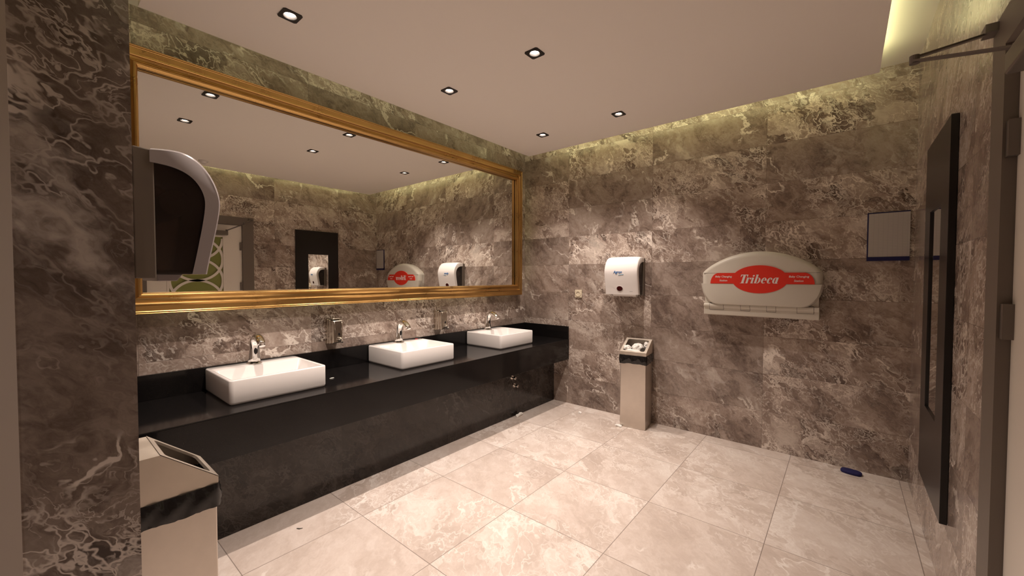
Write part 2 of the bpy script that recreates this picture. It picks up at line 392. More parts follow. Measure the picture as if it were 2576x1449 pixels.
# ------------------------------------------------------------------ long gold mirror
MY0, MY1, MZ0, MZ1 = -3.452, -0.142, 1.165, 2.552; FX = 0.05
mr = thing('wall_mirror', 'long backlit wall mirror in a moulded gold frame above the basins', 'mirror', (FX, (MY0+MY1)/2, MZ0))
prof = [(0.0, 0.0), (0.0, 0.022), (0.004, 0.027), (0.009, 0.023), (0.013, 0.028), (0.018, 0.024), (0.046, 0.027), (0.050, 0.038), (0.057, 0.041),
        (0.062, 0.036), (0.066, 0.030), (0.076, 0.031), (0.088, 0.038), (0.096, 0.047), (0.104, 0.049), (0.110, 0.043), (0.114, 0.030), (0.114, 0.008)]
hy = (MY1-MY0)/2; hz = MZ1-MZ0
def side(bm, which):
    L = []
    for d, h in prof:
        y0, y1, z0, z1 = -hy+d, hy-d, d, hz-d
        L.append({'b': ((h, y0, z0), (h, y1, z0)), 't': ((h, y0, z1), (h, y1, z1)), 'l': ((h, y0, z0), (h, y0, z1)), 'r': ((h, y1, z0), (h, y1, z1))}[which])
    loft(bm, [[a[0] for a in L], [a[1] for a in L]], True, True)
for wh in 'btlr':
    bm = B(); side(bm, wh); obj('frame_rail' if wh in 'bt' else 'frame_stile', bm, M_gold, mr, bevel=0.0015, seg=2)
bm = B(); box(bm, -0.001, 0.003, -hy+0.10, hy-0.10, 0.10, hz-0.10); obj('glass', bm, M_glass_mirror, mr)
bm = B(); box(bm, -0.006, -0.0015, -hy+0.06, hy-0.06, 0.06, hz-0.06); obj('backboard', bm, M_black, mr)
mled = led('led_mirror', MIRROR_LED)
for k, (a, b, c, d) in {'b': (-hy+0.12, hy-0.12, 0.085, 0.097), 't': (-hy+0.12, hy-0.12, hz-0.097, hz-0.085), 'l': (-hy+0.085, -hy+0.097, 0.12, hz-0.12), 'r': (hy-0.062, hy-0.050, 0.12, hz-0.12)}.items():
    bm = B(); box(bm, -0.016, -0.007, a, b, c, d); obj('led_strip', bm, mled, mr)
for y in (-1.1, 0, 1.1):
    bm = B(); box(bm, -0.05, -0.002, y-0.02, y+0.02, 0.4, 0.44); obj('bracket', bm, M_black, mr)

# ------------------------------------------------------------------ counter
ct = thing('vanity_counter', 'long black granite counter carrying the three white basins', 'counter', (0, 0, HP))
h = HC-HP
bm = B(); prism(bm, [(0.001, h-0.03), (CD-0.0225, h-0.03), (CD-0.0225, h-0.006), (CD, h-0.006), (CD, h), (0.001, h)], 'y', YE+0.002, -0.001); obj('worktop', bm, M_granite, ct, bevel=0.0025, seg=3)
bm = B(); box(bm, CD-0.022, CD, YE+0.002, -0.001, 0.0, h-0.0063); obj('apron', bm, M_granite, ct, bevel=0.001)
bm = B(); box(bm, 0.001, 0.020, YE+0.002, -0.001, HC+0.0003, HC+0.137)
tag(obj('backsplash', bm, M_granite, bevel=0.0015), 'long low black granite upstand behind the basins along the mirror wall', 'backsplash')
bm = B(); box(bm, 0.0205, CD-0.002, -0.020, -0.001, HC+0.0003, HC+0.137)
tag(obj('side_splash', bm, M_granite, bevel=0.0015), 'short black granite upstand closing the counter end on the back wall', 'backsplash')

# ------------------------------------------------------------------ basins
BH = 0.131
def make_basin():
    r = thing('washbasin', '', 'sink', (0.0, -2.82, HC), 0, 'white vessel basins on the counter')
    x0, x1, hw = 0.021, 0.475, 0.25
    L = [rrect(x0+0.006, x1-0.010, -hw+0.010, hw-0.010, 0.016, 0.0), rrect(x0+0.001, x1-0.003, -hw+0.003, hw-0.003, 0.018, 0.006),
         rrect(x0, x1, -hw, hw, 0.020, 0.016), rrect(x0, x1, -hw, hw, 0.020, BH-0.007), rrect(x0+0.002, x1-0.002, -hw+0.002, hw-0.002, 0.019, BH-0.002),
         rrect(x0+0.006, x1-0.006, -hw+0.006, hw-0.006, 0.016, BH),
         rrect(0.150, x1-0.014, -hw+0.015, hw-0.015, 0.018, BH), rrect(0.154, x1-0.017, -hw+0.018, hw-0.018, 0.018, BH-0.004),
         rrect(0.168, x1-0.028, -hw+0.034, hw-0.034, 0.025, 0.050), rrect(0.180, x1-0.042, -hw+0.050, hw-0.050, 0.03, 0.036), rrect(0.28, 0.34, -0.05, 0.05, 0.02, 0.030)]
    bm = B(); loft(bm, L); o = obj('bowl', bm, M_porc, r, smooth=True)
    e = o.modifiers.new('split', 'EDGE_SPLIT'); e.split_angle = math.radians(50)
    bm = B(); cyl(bm, (0.31, 0, 0.0305), 'z', 0.022, 0.004, 24); obj('drain', bm, M_chrome, r)
    return r
b1 = make_basin(); b1['label'] = 'white rectangular basin at the near end of the counter, above the left trash bin'
dup(b1, (0, -1.780, HC), 'middle white rectangular basin with a thin stick lying on its rim')
dup(b1, (0, -0.718, HC), 'white rectangular basin at the far end of the counter by the corner')

def make_faucet():
    r = thing('faucet', '', 'faucet', (0.090, -2.835, HC+BH), 0, 'chrome sensor faucets'); r.scale = (1.20, 1.45, 1.14)
    path = [(-0.004, 0, 0.004), (-0.003, 0, 0.03), (0.000, 0, 0.07), (0.004, 0, 0.105), (0.014, 0, 0.132), (0.034, 0, 0.150), (0.058, 0, 0.150), (0.082, 0, 0.139), (0.102, 0, 0.122), (0.110, 0, 0.114)]
    rad = [0.027, 0.0235, 0.0205, 0.0195, 0.0195, 0.0185, 0.0175, 0.0165, 0.0155, 0.0135]
    bm = B(); tube(bm, path, rad, 20, (0, 1, 0), 1.0); o = fb = obj('body', bm, M_chrome, r, smooth=True)
    sb = o.modifiers.new('sub', 'SUBSURF'); sb.levels = 1; sb.render_levels = 2
    bm = B(); loft(bm, [rrect(-0.033, 0.028, -0.028, 0.028, 0.02, 0.0), rrect(-0.033, 0.028, -0.028, 0.028, 0.02, 0.004), rrect(-0.030, 0.025, -0.025, 0.025, 0.019, 0.006)]); obj('base_plate', bm, M_chrome, r)
    bm = B(); loft(bm, [[(x, 0.0065*math.cos(2*PI*k/20), 0.070+0.017*math.sin(2*PI*k/20)*(1 if True else 1)) for k in range(20)] for x in (0.012, 0.0235)]); obj('sensor', bm, M_black, fb)
    bm = B(); tube(bm, [(0.106, 0, 0.118), (0.114, 0, 0.107)], [0.0115, 0.0115], 16); obj('aerator', bm, M_chrome, fb)
    return r
f1 = make_faucet(); f1['label'] = 'chrome sensor faucet on the near basin, left of both soap dispensers'
dup(f1, (0.090, -1.790, HC+BH), 'chrome sensor faucet on the middle basin between the two soap dispensers')
dup(f1, (0.090, -0.728, HC+BH), 'chrome sensor faucet on the far basin nearest the room corner')

def make_soap():
    r = thing('soap_dispenser', '', 'soap dispenser', (0.0, -2.307, 0.882), 0, 'steel wall soap dispensers')
    hw, H = 0.045, 0.178
    def sec(x, i, zt, zb=0.0): return [(x, -hw+i, zb+i), (x, hw-i, zb+i), (x, hw-i, zt-i), (x, -hw+i, zt-i)]
    bm = B(); loft(bm, [sec(0.001, 0.0, H), sec(0.034, 0.0, H), sec(0.037, 0.003, H), sec(0.060, 0.003, H), sec(0.063, 0.006, H), sec(0.096, 0.008, H), sec(0.101, 0.014, H)])
    obj('housing', bm, M_steel2, r, bevel=0.003, seg=3)
    bm = B(); loft(bm, [rrect(0.014, 0.086, -hw+0.012, hw-0.012, 0.012, H-0.001), rrect(0.016, 0.084, -hw+0.014, hw-0.014, 0.011, H+0.006)]); obj('filler_lid', bm, M_steel2, r, bevel=0.001)
    bm = B(); cyl(bm, (0.1005, 0.008, 0.068), 'x', 0.0068, 0.004, 18); box(bm, 0.1005, 0.104, 0.004, 0.012, 0.072, 0.080); obj('level_window', bm, M_black, r)
    bm = B(); cyl(bm, (0.100, 0.010, 0.036), 'x', 0.017, 0.012, 24, 0.013)
    bmesh.ops.create_uvsphere(bm, u_segments=20, v_segments=12, radius=0.0155, matrix=Matrix.Translation((0.116, 0.010, 0.036)))
    o = vl = obj('valve', bm, M_chrome, r, smooth=True)
    bm = B(); tube(bm, [(0.116, 0.010, 0.034), (0.126, 0.016, 0.024), (0.133, 0.020, 0.014)], [0.008, 0.0085, 0.0105], 14)
    obj('push_lever', bm, M_chrome, vl, smooth=True)
    # two pressed ridges on the front
    bm = B()
    for y in (-0.026, 0.030):
        tube(bm, [(0.1005, y, 0.168), (0.1012, y*0.86, 0.12), (0.1005, y*0.72, 0.075)], [0.0010, 0.0016, 0.0008], 8)
    obj('pressed_rib', bm, M_steel2, r, smooth=True)
    return r
s1 = make_soap(); s1['label'] = 'steel soap dispenser on the marble wall between near and middle basins'
dup(s1, (0.0, -1.312, 0.882), 'steel soap dispenser on the marble wall between middle and far basins')

# ------------------------------------------------------------------ small litter on the counter
bm = B(); bmesh.ops.create_icosphere(bm, subdivisions=2, radius=1, matrix=Matrix.Translation((0, 0, 1)))
for v in bm.verts: v.co = Vector((v.co.x*0.006, v.co.y*0.016, v.co.z*0.0025)); v.co.x += random.uniform(-.001, .001)
tag(obj('soap_scrap', bm, M_soap, smooth=True, loc=(0.311, -2.458, HC)), 'small white scrap on the black counter right of the near basin', 'scrap')
st = thing('cosmetic_stick', 'thin dark stick with a red middle lying across the middle basin rim', 'stick', (0.065, -1.60, HC+BH+0.0035), math.radians(62))
bm = B(); tube(bm, [(-0.055, 0, 0), (-0.01, 0, 0)], [0.0015, 0.0028], 10); tube(bm, [(0.012, 0, 0), (0.05, 0, 0)], [0.0028, 0.0015], 10); obj('shaft', bm, M_black, st)
bm = B(); tube(bm, [(-0.010, 0, 0), (0.012, 0, 0)], [0.0034, 0.0034], 10); obj('grip', bm, M_redpl, st)
# angle valves under the counter
def make_valve():
    r = thing('pipe_valve', '', 'valve', (0.415, -0.735, 0.388), 0, 'chrome valves under the counter')
    bm = B(); cyl(bm, (0, 0, 0), 'x', 0.022, 0.005, 20); obj('escutcheon', bm, M_chrome, r)
    bm = B(); cyl(bm, (0.004, 0, 0), 'x', 0.009, 0.035, 16); obj('stem', bm, M_chrome, r)
    bm = B(); cyl(bm, (0.034, 0, 0), 'x', 0.016, 0.016, 20, 0.013); obj('handle', bm, M_chrome, r, bevel=0.002)
    return r
v1 = make_valve(); v1['label'] = 'upper of two small chrome valves in the shade under the counter'
dup(v1, (0.415, -0.70, 0.305), 'lower of two small chrome valves in the shade under the counter')

# ------------------------------------------------------------------ towel dispensers (local: back at y=0, front towards -y)
def make_towel(name, loc, rotz, label, logo=False, M_wplast=M_wplast):
    r = thing(name, label, 'paper towel dispenser', loc, rotz, 'automatic towel dispensers')
    hw = 0.1625
    outer = [(0.046, 0.350), (0.085, 0.355), (0.116, 0.353), (0.145, 0.339), (0.170, 0.312), (0.189, 0.276), (0.200, 0.236), (0.201, 0.200), (0.194, 0.150), (0.184, 0.095), (0.174, 0.045), (0.166, 0.0)]
    inner = [(0.134, 0.0), (0.143, 0.045), (0.152, 0.095), (0.161, 0.150), (0.167, 0.200), (0.166, 0.232), (0.156, 0.262), (0.139, 0.286), (0.117, 0.302), (0.090, 0.311), (0.065, 0.314), (0.046, 0.315)]
    def cr(P, m=3):          # smooth curve through the profile points
        out = []
        for a in range(len(P)-1):
            p0, p1, p2, p3 = P[max(a-1, 0)], P[a], P[a+1], P[min(a+2, len(P)-1)]
            for q in range(m):
                t_ = q/m
                out.append(tuple(0.5*(2*p1[c] + (p2[c]-p0[c])*t_ + (2*p0[c]-5*p1[c]+4*p2[c]-p3[c])*t_*t_ + (3*p1[c]-p0[c]-3*p2[c]+p3[c])*t_**3) for c in (0, 1)))
        return out + [P[-1]]
    outer, inner = cr(outer), cr(inner)
    def sec(u, i):
        # ends pulled in a little: crowned front and rounded shoulders
        o = [(u, -(d-i*0.5), z-i*(0.6*max(0, (z-0.10)/0.25))) for d, z in outer]
        n = [(u, -(d-i*0.5), z-i*(0.6*max(0, (z-0.10)/0.25))) for d, z in inner]
        return o + n
    us = [(-hw, 0.026), (-hw+0.003, 0.019), (-hw+0.010, 0.012), (-hw+0.025, 0.0065), (-hw+0.055, 0.0025), (-0.05, 0.0005), (0.05, 0.0005), (hw-0.055, 0.0025), (hw-0.025, 0.0065), (hw-0.010, 0.012), (hw-0.003, 0.019), (hw, 0.026)]
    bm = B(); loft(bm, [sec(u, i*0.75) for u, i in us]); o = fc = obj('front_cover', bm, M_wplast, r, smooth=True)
    e = o.modifiers.new('split', 'EDGE_SPLIT'); e.split_angle = math.radians(40)
    pol = [(-d, z) for d, z in ([(0.040, 0.004)] + [(d-0.006, z-0.012*max(0, (z-0.10)/0.25)) for d, z in inner[:]])]
    pol[1] = (-0.128, 0.004)
    for s in (-1, 1):
        bm = B(); prism(bm, pol, 'x', s*(hw-0.012), s*(hw-0.008)); obj('side_window', bm, M_dark, r)
    bm = B(); prism(bm, [(-0.002, -0.012), (-0.046, -0.012), (-0.0455, 0.336), (-0.040, 0.339), (-0.002, 0.342)], 'x', -hw+0.001, hw-0.001); obj('back_housing', bm, M_greyp, r, bevel=0.003)
    bm = B(); prism(bm, [(-0.046, 0.0), (-0.125, 0.0), (-0.120, 0.012), (-0.046, 0.012)], 'x', -hw+0.015, hw-0.015); obj('underside', bm, M_darkin, r)
    bm = B(); prism(bm, [(-0.055, -0.020), (-0.098, -0.020), (-0.112, 0.0), (-0.052, 0.0)], 'x', -0.115, 0.115); obj('paper_outlet', bm, M_wplast, r, bevel=0.002)
    bm = B(); cyl(bm, (-hw+0.03, -0.095, 0.205), 'x', 0.036, 2*hw-0.06, 28); obj('towel_roll', bm, M_paper, r)
    # sensor: normal follows the sloping front
    cz, cd_ = 0.055, 0.1757; tilt = math.atan2(0.190-0.160, 0.15)
    def fr(x, z, off): return (x, -(cd_ + (z-cz)*0.2 + off), z)
    bm = B(); loft(bm, [[fr(-0.012+q*0.030*math.cos(2*PI*k/28), cz+q*0.0235*math.sin(2*PI*k/28), o_) for k in range(28)] for q, o_ in ((1.22, -0.004), (1.20, 0.001), (1.02, 0.0015))]); obj('sensor_bezel', bm, M_wplast, fc, smooth=False)
    bm = B(); loft(bm, [[fr(-0.012+q*0.030*math.cos(2*PI*k/28), cz+q*0.0235*math.sin(2*PI*k/28), o_) for k in range(28)] for q, o_ in ((1.0, -0.002), (1.0, 0.0025), (0.8, 0.004))]); obj('sensor', bm, M_sensor, fc)
    if logo:
        text('logo', 'Agron', 0.033, fc, M_blueprint, (-0.024, -0.2022, 0.200), (PI/2, 0, 0), shear=0.25, bold=0.0003, depth=0.0012)
        bm = B(); loft(bm, [[(-0.018+q[0], -0.1990-o_*2, 0.182+q[1]) for q in ((0, 0), (0.05, 0.004), (0.052, 0.008), (0.006, 0.004))] for o_ in (0, 0.0012)]); obj('logo_line', bm, mat('light_blue_print', (0.18, 0.42, 0.62), 0.4), fc)
        bm = B(); loft(bm, [[(0.085+q[0], -0.1768-o_, 0.028+q[1]) for q in ((0, 0), (0.03, 0.0), (0.03, 0.002), (0.0, 0.002))] for o_ in (0, 0.0012)]); obj('maker_mark', bm, M_groove, fc)
    return r
def text(name, s, size, parent, m, loc, rot, shear=0.0, bold=0.0, depth=0.0, align='CENTER', spacing=1.0):
    cu = bpy.data.curves.new(name, 'FONT'); cu.body = s; cu.size = size; cu.shear = shear; cu.offset = bold; cu.extrude = depth
    cu.align_x = align; cu.space_character = spacing
    tmp = bpy.data.objects.new(name, cu); C.objects.link(tmp)
    dg = bpy.context.evaluated_depsgraph_get(); me = bpy.data.meshes.new_from_object(tmp.evaluated_get(dg))
    bpy.data.objects.remove(tmp); bpy.data.curves.remove(cu)
    me.name = name; me.materials.clear(); me.materials.append(m)
    o = bpy.data.objects.new(name, me); link(o, parent); o.location = loc; o.rotation_euler = rot
    return o
make_towel('towel_dispenser', (1.278, -0.001, 1.203), 0, 'white automatic towel dispenser on the back wall above the steel bin', True)
make_towel('towel_dispenser', (1.2675, YE+0.001, 1.371), PI, 'towel dispenser in the left foreground seen side on, dark smoked window', False, M_wplast_shade)

# ------------------------------------------------------------------ steel bins (local: back at y=0, opening slopes towards -y)
def make_bin(loc, rotz, label, w, d, h_top, h_lip, h_rim, flat, fill=False):
    r = thing('trash_bin', label, 'trash can', loc, rotz, 'steel open-top trash bins')
    hw = w/2
    bm = B(); box(bm, -hw+0.004, hw-0.004, -d+0.004, -0.004, 0.0, h_rim-0.035); obj('body', bm, M_steel, r, bevel=0.004, seg=3)
    # hood: sides, back, flat top, lip and sloping front with a rounded opening
    bm = B()
    A = (-flat, h_top); Bp = (-d, h_lip)
    prof_ = [(0.0, h_rim), (0.0, h_top), A, Bp, (-d, h_rim)]
    tk = 0.003
    for s in (-1, 1): prism(bm, prof_, 'x', s*hw, s*(hw-tk))
    box(bm, -hw+tk, hw-tk, -tk, 0.0, h_rim, h_top); box(bm, -hw+tk, hw-tk, -flat, -tk, h_top-tk, h_top); box(bm, -hw+tk, hw-tk, -d, -d+tk, h_rim, h_lip)
    hd_ = obj('hood', bm, M_steel3, r)
    # front plate with the opening, in plane coordinates (x, s)
    sl = math.hypot(A[0]-Bp[0], A[1]-Bp[1]); ex = Vector((0, (A[0]-Bp[0])/sl, (A[1]-Bp[1])/sl)); nrm = Vector((0, -ex.z, ex.y))
    P0 = Vector((0, Bp[0], Bp[1]))
    def pp(x, s, o): v = P0 + ex*s + nrm*o; return (x, v.y, v.z)
    n = 5
    ou = rrect(-hw, hw, -0.0005, sl+0.0015, 0.0004, 0, n); inn = rrect(-hw+0.022, hw-0.022, 0.022, sl-0.019, 0.014, 0, n)
    bm = B(); loft(bm, [[pp(a, b, 0.002) for a, b, _ in ou], [pp(a, b, 0.002) for a, b, _ in inn], [pp(a, b, -0.006) for a, b, _ in inn], [pp(a, b, -0.003) for a, b, _ in ou]], False, False)
    obj('opening_plate', bm, M_steel3, hd_)
    # folded bag edge
    bm = B(); per = []
    N = 96
    for k in range(N):
        q = k/N*4; e = int(q); f = q-e
        x, y = ((-hw+2*hw*f, -d), (hw, -d+d*f), (hw-2*hw*f, 0), (-hw, -d*f))[e]
        per.append((x, y, ((0, -1), (1, 0), (0, 1), (-1, 0))[e]))
    rows = 7; zt, zb = h_rim+0.002, h_rim-0.075
    rng = random.Random(int(w*1000)+len(label)); ph = [rng.uniform(0, 6.28) for _ in range(8)]
    LL = []
    for j in range(rows+1):
        f = j/rows; lp = []
        for k, (x, y, nn) in enumerate(per):
            a = 2*PI*k/N
            bulge = 0.004 + 0.006*math.sin(PI*f) + 0.0022*math.sin(11*a+ph[0]+5*f) + 0.0018*math.sin(23*a+ph[1]-7*f) + 0.0012*math.sin(41*a+ph[4]+19*f) + rng.uniform(-0.0008, 0.0008)
            if nn == (0, 1): bulge = min(bulge, 0.003)
            z = zt + (zb-zt)*f + (0.003*math.sin(3*a+ph[2]) + 0.002*math.sin(9*a+ph[3]))*f
            lp.append((x+nn[0]*bulge, min(y+nn[1]*bulge, 0.004), z))
        LL.append(lp)
    loft(bm, LL, False, False); o = obj('bin_liner', bm, M_bag, r, smooth=True)
    bm = B(); box(bm, -hw+0.006, hw-0.006, -d+0.006, -0.006, h_rim-0.034, h_rim-0.004); obj('inner_liner', bm, M_bag, r)
    return r
rb = make_bin((1.407, -0.030, 0), math.radians(7), 'slim steel bin under the wall towel dispenser, full of white tissues', 0.236, 0.235, 0.786, 0.690, 0.660, 0.022, True)
lb = make_bin((1.112, YE+0.006, 0), PI, 'steel bin in the left foreground below the near towel dispenser', 0.236, 0.222, 0.797, 0.672, 0.648, 0.070)
# tissues
def crumple(name, loc, s, seed, label):
    rng = random.Random(seed); bm = B(); bmesh.ops.create_icosphere(bm, subdivisions=4, radius=1)
    ks = [(Vector((rng.uniform(-1, 1), rng.uniform(-1, 1), rng.uniform(-1, 1))).normalized(), rng.uniform(3, 7), rng.uniform(0, 6)) for _ in range(9)]
    for v in bm.verts:
        n = v.co.normalized(); q = sum(abs(math.sin(k.dot(n)*f+p)) for k, f, p in ks)/9
        v.co = Vector((n.x*s[0], n.y*s[1], n.z*s[2]))*(0.62+0.62*q)
    return tag(obj(name, bm, M_paper, smooth=False, loc=loc), label, 'tissue', 'tissues in the steel bin')
crumple('crumpled_tissue', (1.440, -0.155, 0.718), (0.050, 0.046, 0.040), 3, 'largest crumpled white tissue, in the middle of the full bin opening')
crumple('crumpled_tissue', (1.350, -0.185, 0.708), (0.036, 0.036, 0.028), 5, 'crumpled white tissue at the left of the full bin opening')
crumple('crumpled_tissue', (1.425, -0.226, 0.694), (0.066, 0.024, 0.018), 8, 'flattened white tissue along the front lip of the full bin')
crumple('crumpled_tissue', (1.485, -0.072, 0.730), (0.022, 0.026, 0.034), 11, 'small shaded tissue at the back right of the full bin opening')

# ------------------------------------------------------------------ baby changing station (local: back y=0, centre x=0, z from bottom hinge)
bs = thing('changing_station', 'ivory fold-down baby changing station with red oval label on back wall', 'changing station', (2.368, -0.001, 1.056))
def arch(n=28, zlo=0.085, zmid=0.34, top=0.512, hw=0.402, inset=0.0):
    """outline of the lid: rounded shoulders, shallow dome, tucked-in lower corners"""
    pts = []
    a = hw-inset
    for k in range(n+1):                      # dome, right to left
        q = math.cos(PI*k/n)
        f = 0.36*math.sqrt(max(0, 1-q*q)) + 0.64*(1-q*q)
        pts.append((a*q, zmid + (top-inset-zmid)*f))
    for k in range(1, 9):                     # left lower corner
        th = PI + (PI/2)*k/8
        pts.append((-a + 0.13 + 0.13*math.cos(th), zlo + 0.16+inset + (0.16)*math.sin(th)) if k else None)
    for k in range(0, 8):
        th = 1.5*PI + (PI/2)*k/8
        pts.append((a - 0.13 + 0.13*math.cos(th), zlo + 0.16+inset + (0.16)*math.sin(th)))
    return pts
def lid_section(y, inset): return [(x, y, z) for x, z in arch(inset=inset)]
bm = B(); loft(bm, [lid_section(-0.045, 0.0), lid_section(-0.075, 0.0), lid_section(-0.092, 0.004), lid_section(-0.104, 0.013), lid_section(-0.112, 0.028), lid_section(-0.114, 0.045)])
obj('lid', bm, M_cplast, bs, smooth=True).modifiers.new('split', 'EDGE_SPLIT').split_angle = math.radians(35)
bm = B(); loft(bm, [lid_section(-0.001, 0.006), lid_section(-0.0445, 0.006)]); obj('back_shell', bm, M_cplast, bs)
# raised lower half of the lid front
low = [(x, z) for x, z in arch(inset=0.0) if z <= 0.256]
lowp = [(-0.409, 0.258)] + [p for p in low if p[0] < 0] + [p for p in low if p[0] >= 0] + [(0.409, 0.258)]
bm = B()
def shrink(ps, i): return [(x*(1-i/0.4), z + (i*0.5 if z < 0.2 else 0)) for x, z in ps]
loft(bm, [[(x, -0.060, z) for x, z in lowp], [(x, -0.100, z) for x, z in lowp], [(x, -0.117, z) for x, z in shrink(lowp, 0.012)], [(x, -0.1205, z) for x, z in shrink(lowp, 0.03)]])
obj('lower_lid', bm, M_cplast, bs, smooth=True).modifiers.new('split', 'EDGE_SPLIT').split_angle = math.radians(35)
bm = B(); prism(bm, [(-0.001, 0.0), (-0.090, 0.0), (-0.094, 0.006), (-0.098, 0.060), (-0.108, 0.072), (-0.108, 0.086), (-0.098, 0.094), (-0.001, 0.094)], 'x', -0.385, 0.385); obj('hinge_housing', bm, M_cplast, bs, bevel=0.003)
bm = B(); box(bm, -0.380, 0.380, -0.085, -0.002, 0.094, 0.20); obj('back_plate', bm, M_cplast, bs)
for (a, b) in ((-0.340, -0.237), (-0.112, -0.050), (0.064, 0.122), (0.254, 0.352)):
    bm = B(); prism(bm, [(-0.094, 0.046), (-0.0985, 0.046), (-0.0990, 0.060), (-0.1090, 0.0715), (-0.1090, 0.086), (-0.0985, 0.0945), (-0.090, 0.0945)], 'x', a, b); hc_ = obj('hinge_cover', bm, M_cplast, bs)
    bm = B()
    for (x0, x1) in ((a-0.0022, a), (b, b+0.0022)): prism(bm, [(-0.094, 0.0435), (-0.0985, 0.0435), (-0.0988, 0.060), (-0.1088, 0.0718), (-0.1088, 0.086), (-0.0985, 0.0952), (-0.090, 0.0952)], 'x', x0, x1)
    box(bm, a, b, -0.0992, -0.094, 0.0435, 0.0458); box(bm, a, b, -0.0992, -0.090, 0.0943, 0.0990)
    obj('joint_line', bm, M_groove, hc_)
# label
lab_y = -0.1225
def lab_outline():
    pts = []; cx, rx, rz, zc = 0.012, 0.186, 0.108, 0.294; zt, zb = 0.344, 0.259; e = 0.344
    right = [(cx+e-0.062, zt)] + [(cx+e-0.062 + 0.062*math.sin(t_), zb+(zt-zb)*math.cos(t_)) for t_ in [PI/2*k/10 for k in range(1, 11)]]
    left = [(2*cx-x, z) for x, z in right[::-1]]
    def ell(t_): return (cx + rx*math.sin(t_), zc + rz*math.cos(t_))
    t1 = math.acos((zt-zc)/rz); t2 = math.acos((zb-zc)/rz)
    pts += [ell(-t1 + 2*t1*k/20) for k in range(21)]
    pts += right
    pts += [ell(t2 + (2*PI-2*t2)*k/24) for k in range(25)]
    pts += left
    return pts
bm = B(); prism(bm, lab_outline(), 'y', -0.1225, -0.114); lo = obj('label_plate', bm, M_red, bs)
# hand-drawn high-contrast italic lettering
def glyphs(bm, s, x0, z0, hgt, y, shear=0.27, dep=0.0012):
    cnt_ = [0]
    def T(px, pz): return (x0 + (px + shear*pz)*hgt, z0 + pz*hgt)
    def poly(ps):
        cnt_[0] += 1
        prism(bm, [T(*p) for p in ps], 'y', y, y-dep-0.00006*(cnt_[0] % 11))
    def ring(cx, cz, rx, rz, ix, iz, a0, a1, n=30):
        for k in range(n):
            ta, tb = math.radians(a0+(a1-a0)*k/n), math.radians(a0+(a1-a0)*(k+1)/n)
            poly([(cx+rx*math.cos(ta), cz+rz*math.sin(ta)), (cx+rx*math.cos(tb), cz+rz*math.sin(tb)), (cx+ix*math.cos(tb), cz+iz*math.sin(tb)), (cx+ix*math.cos(ta), cz+iz*math.sin(ta))])
    def ball(cx, cz, q): poly([(cx+q*math.cos(2*PI*k/12), cz+q*math.sin(2*PI*k/12)) for k in range(12)])
    def stem(x, z0_, z1, wd): poly([(x, z0_), (x+wd, z0_), (x+wd, z1), (x, z1)])
    XH = 0.66; S_ = 0.20; x = 0.0
    for ch in s:
        if ch == 'T':
            stem(x+0.24, 0, 1.0, 0.24); poly([(x, 0.93), (x+0.72, 0.93), (x+0.72, 1.0), (x, 1.0)]); poly([(x, 0.72), (x+0.035, 0.72), (x+0.14, 0.93), (x, 0.93)]); poly([(x+0.72, 0.72), (x+0.72, 0.93), (x+0.58, 0.93), (x+0.685, 0.72)]); poly([(x+0.12, 0), (x+0.60, 0), (x+0.60, 0.035), (x+0.12, 0.035)]); x += 0.68
        elif ch == 'r':
            stem(x, 0, XH, S_); poly([(x-0.06, XH-0.04), (x+S_, XH-0.04), (x+S_, XH), (x-0.06, XH)]); ring(x+S_+0.10, XH-0.20, 0.14, 0.20, 0.09, 0.17, 50, 180, 12); ball(x+S_+0.17, XH-0.12, 0.085); x += 0.50
        elif ch == 'i':
            stem(x, 0, XH, S_); poly([(x-0.06, XH-0.04), (x+S_, XH-0.04), (x+S_, XH), (x-0.06, XH)]); ball(x+0.10, 0.86, 0.10); poly([(x, 0), (x+S_+0.07, 0), (x+S_+0.07, 0.04), (x, 0.04)]); x += 0.35
        elif ch == 'b':
            stem(x, 0.02, 1.0, S_); poly([(x-0.06, 0.96), (x+S_, 0.96), (x+S_, 1.0), (x-0.06, 1.0)]); ring(x+0.27, XH/2, 0.27, XH/2, 0.08, XH/2-0.04, -110, 120); x += 0.62
        elif ch == 'e':
            ring(x+0.25, XH/2, 0.25, XH/2, 0.06, XH/2-0.04, 0, 315); poly([(x+0.1, XH/2), (x+0.49, XH/2), (x+0.49, XH/2+0.035), (x+0.1, XH/2+0.035)]); x += 0.56
        elif ch == 'c':
            ring(x+0.24, XH/2, 0.24, XH/2, 0.05, XH/2-0.04, 45, 315); ball(x+0.37, XH-0.16, 0.085); x += 0.50
        elif ch == 'a':
            ring(x+0.24, XH/2, 0.24, XH/2, 0.05, XH/2-0.04, 60, 300); stem(x+0.30, 0, XH, S_); poly([(x+0.30, 0), (x+0.58, 0), (x+0.58, 0.04), (x+0.30, 0.04)]); x += 0.62
bm = B(); glyphs(bm, 'Tribeca', -0.126, 0.262, 0.0685, -0.1226); obj('lettering', bm, M_print, lo)
for sx in (-0.236, 0.262):
    text('lettering', 'Baby Changing', 0.0205, lo, M_print, (sx, -0.1230, 0.3085), (PI/2, 0, 0), 0.15, 0.0003, 0.0006)
    text('lettering', 'Station', 0.0205, lo, M_print, (sx, -0.1230, 0.2770), (PI/2, 0, 0), 0.15, 0.0003, 0.0006)
bm = B(); L_ = [p for p in arch(inset=-0.0006)]
prism(bm, [(-0.386, 0.3425), (0.386, 0.3425), (0.386, 0.3445), (-0.386, 0.3445)], 'y', -0.1142, -0.10)
obj('crease_line', bm, M_groove, bs)

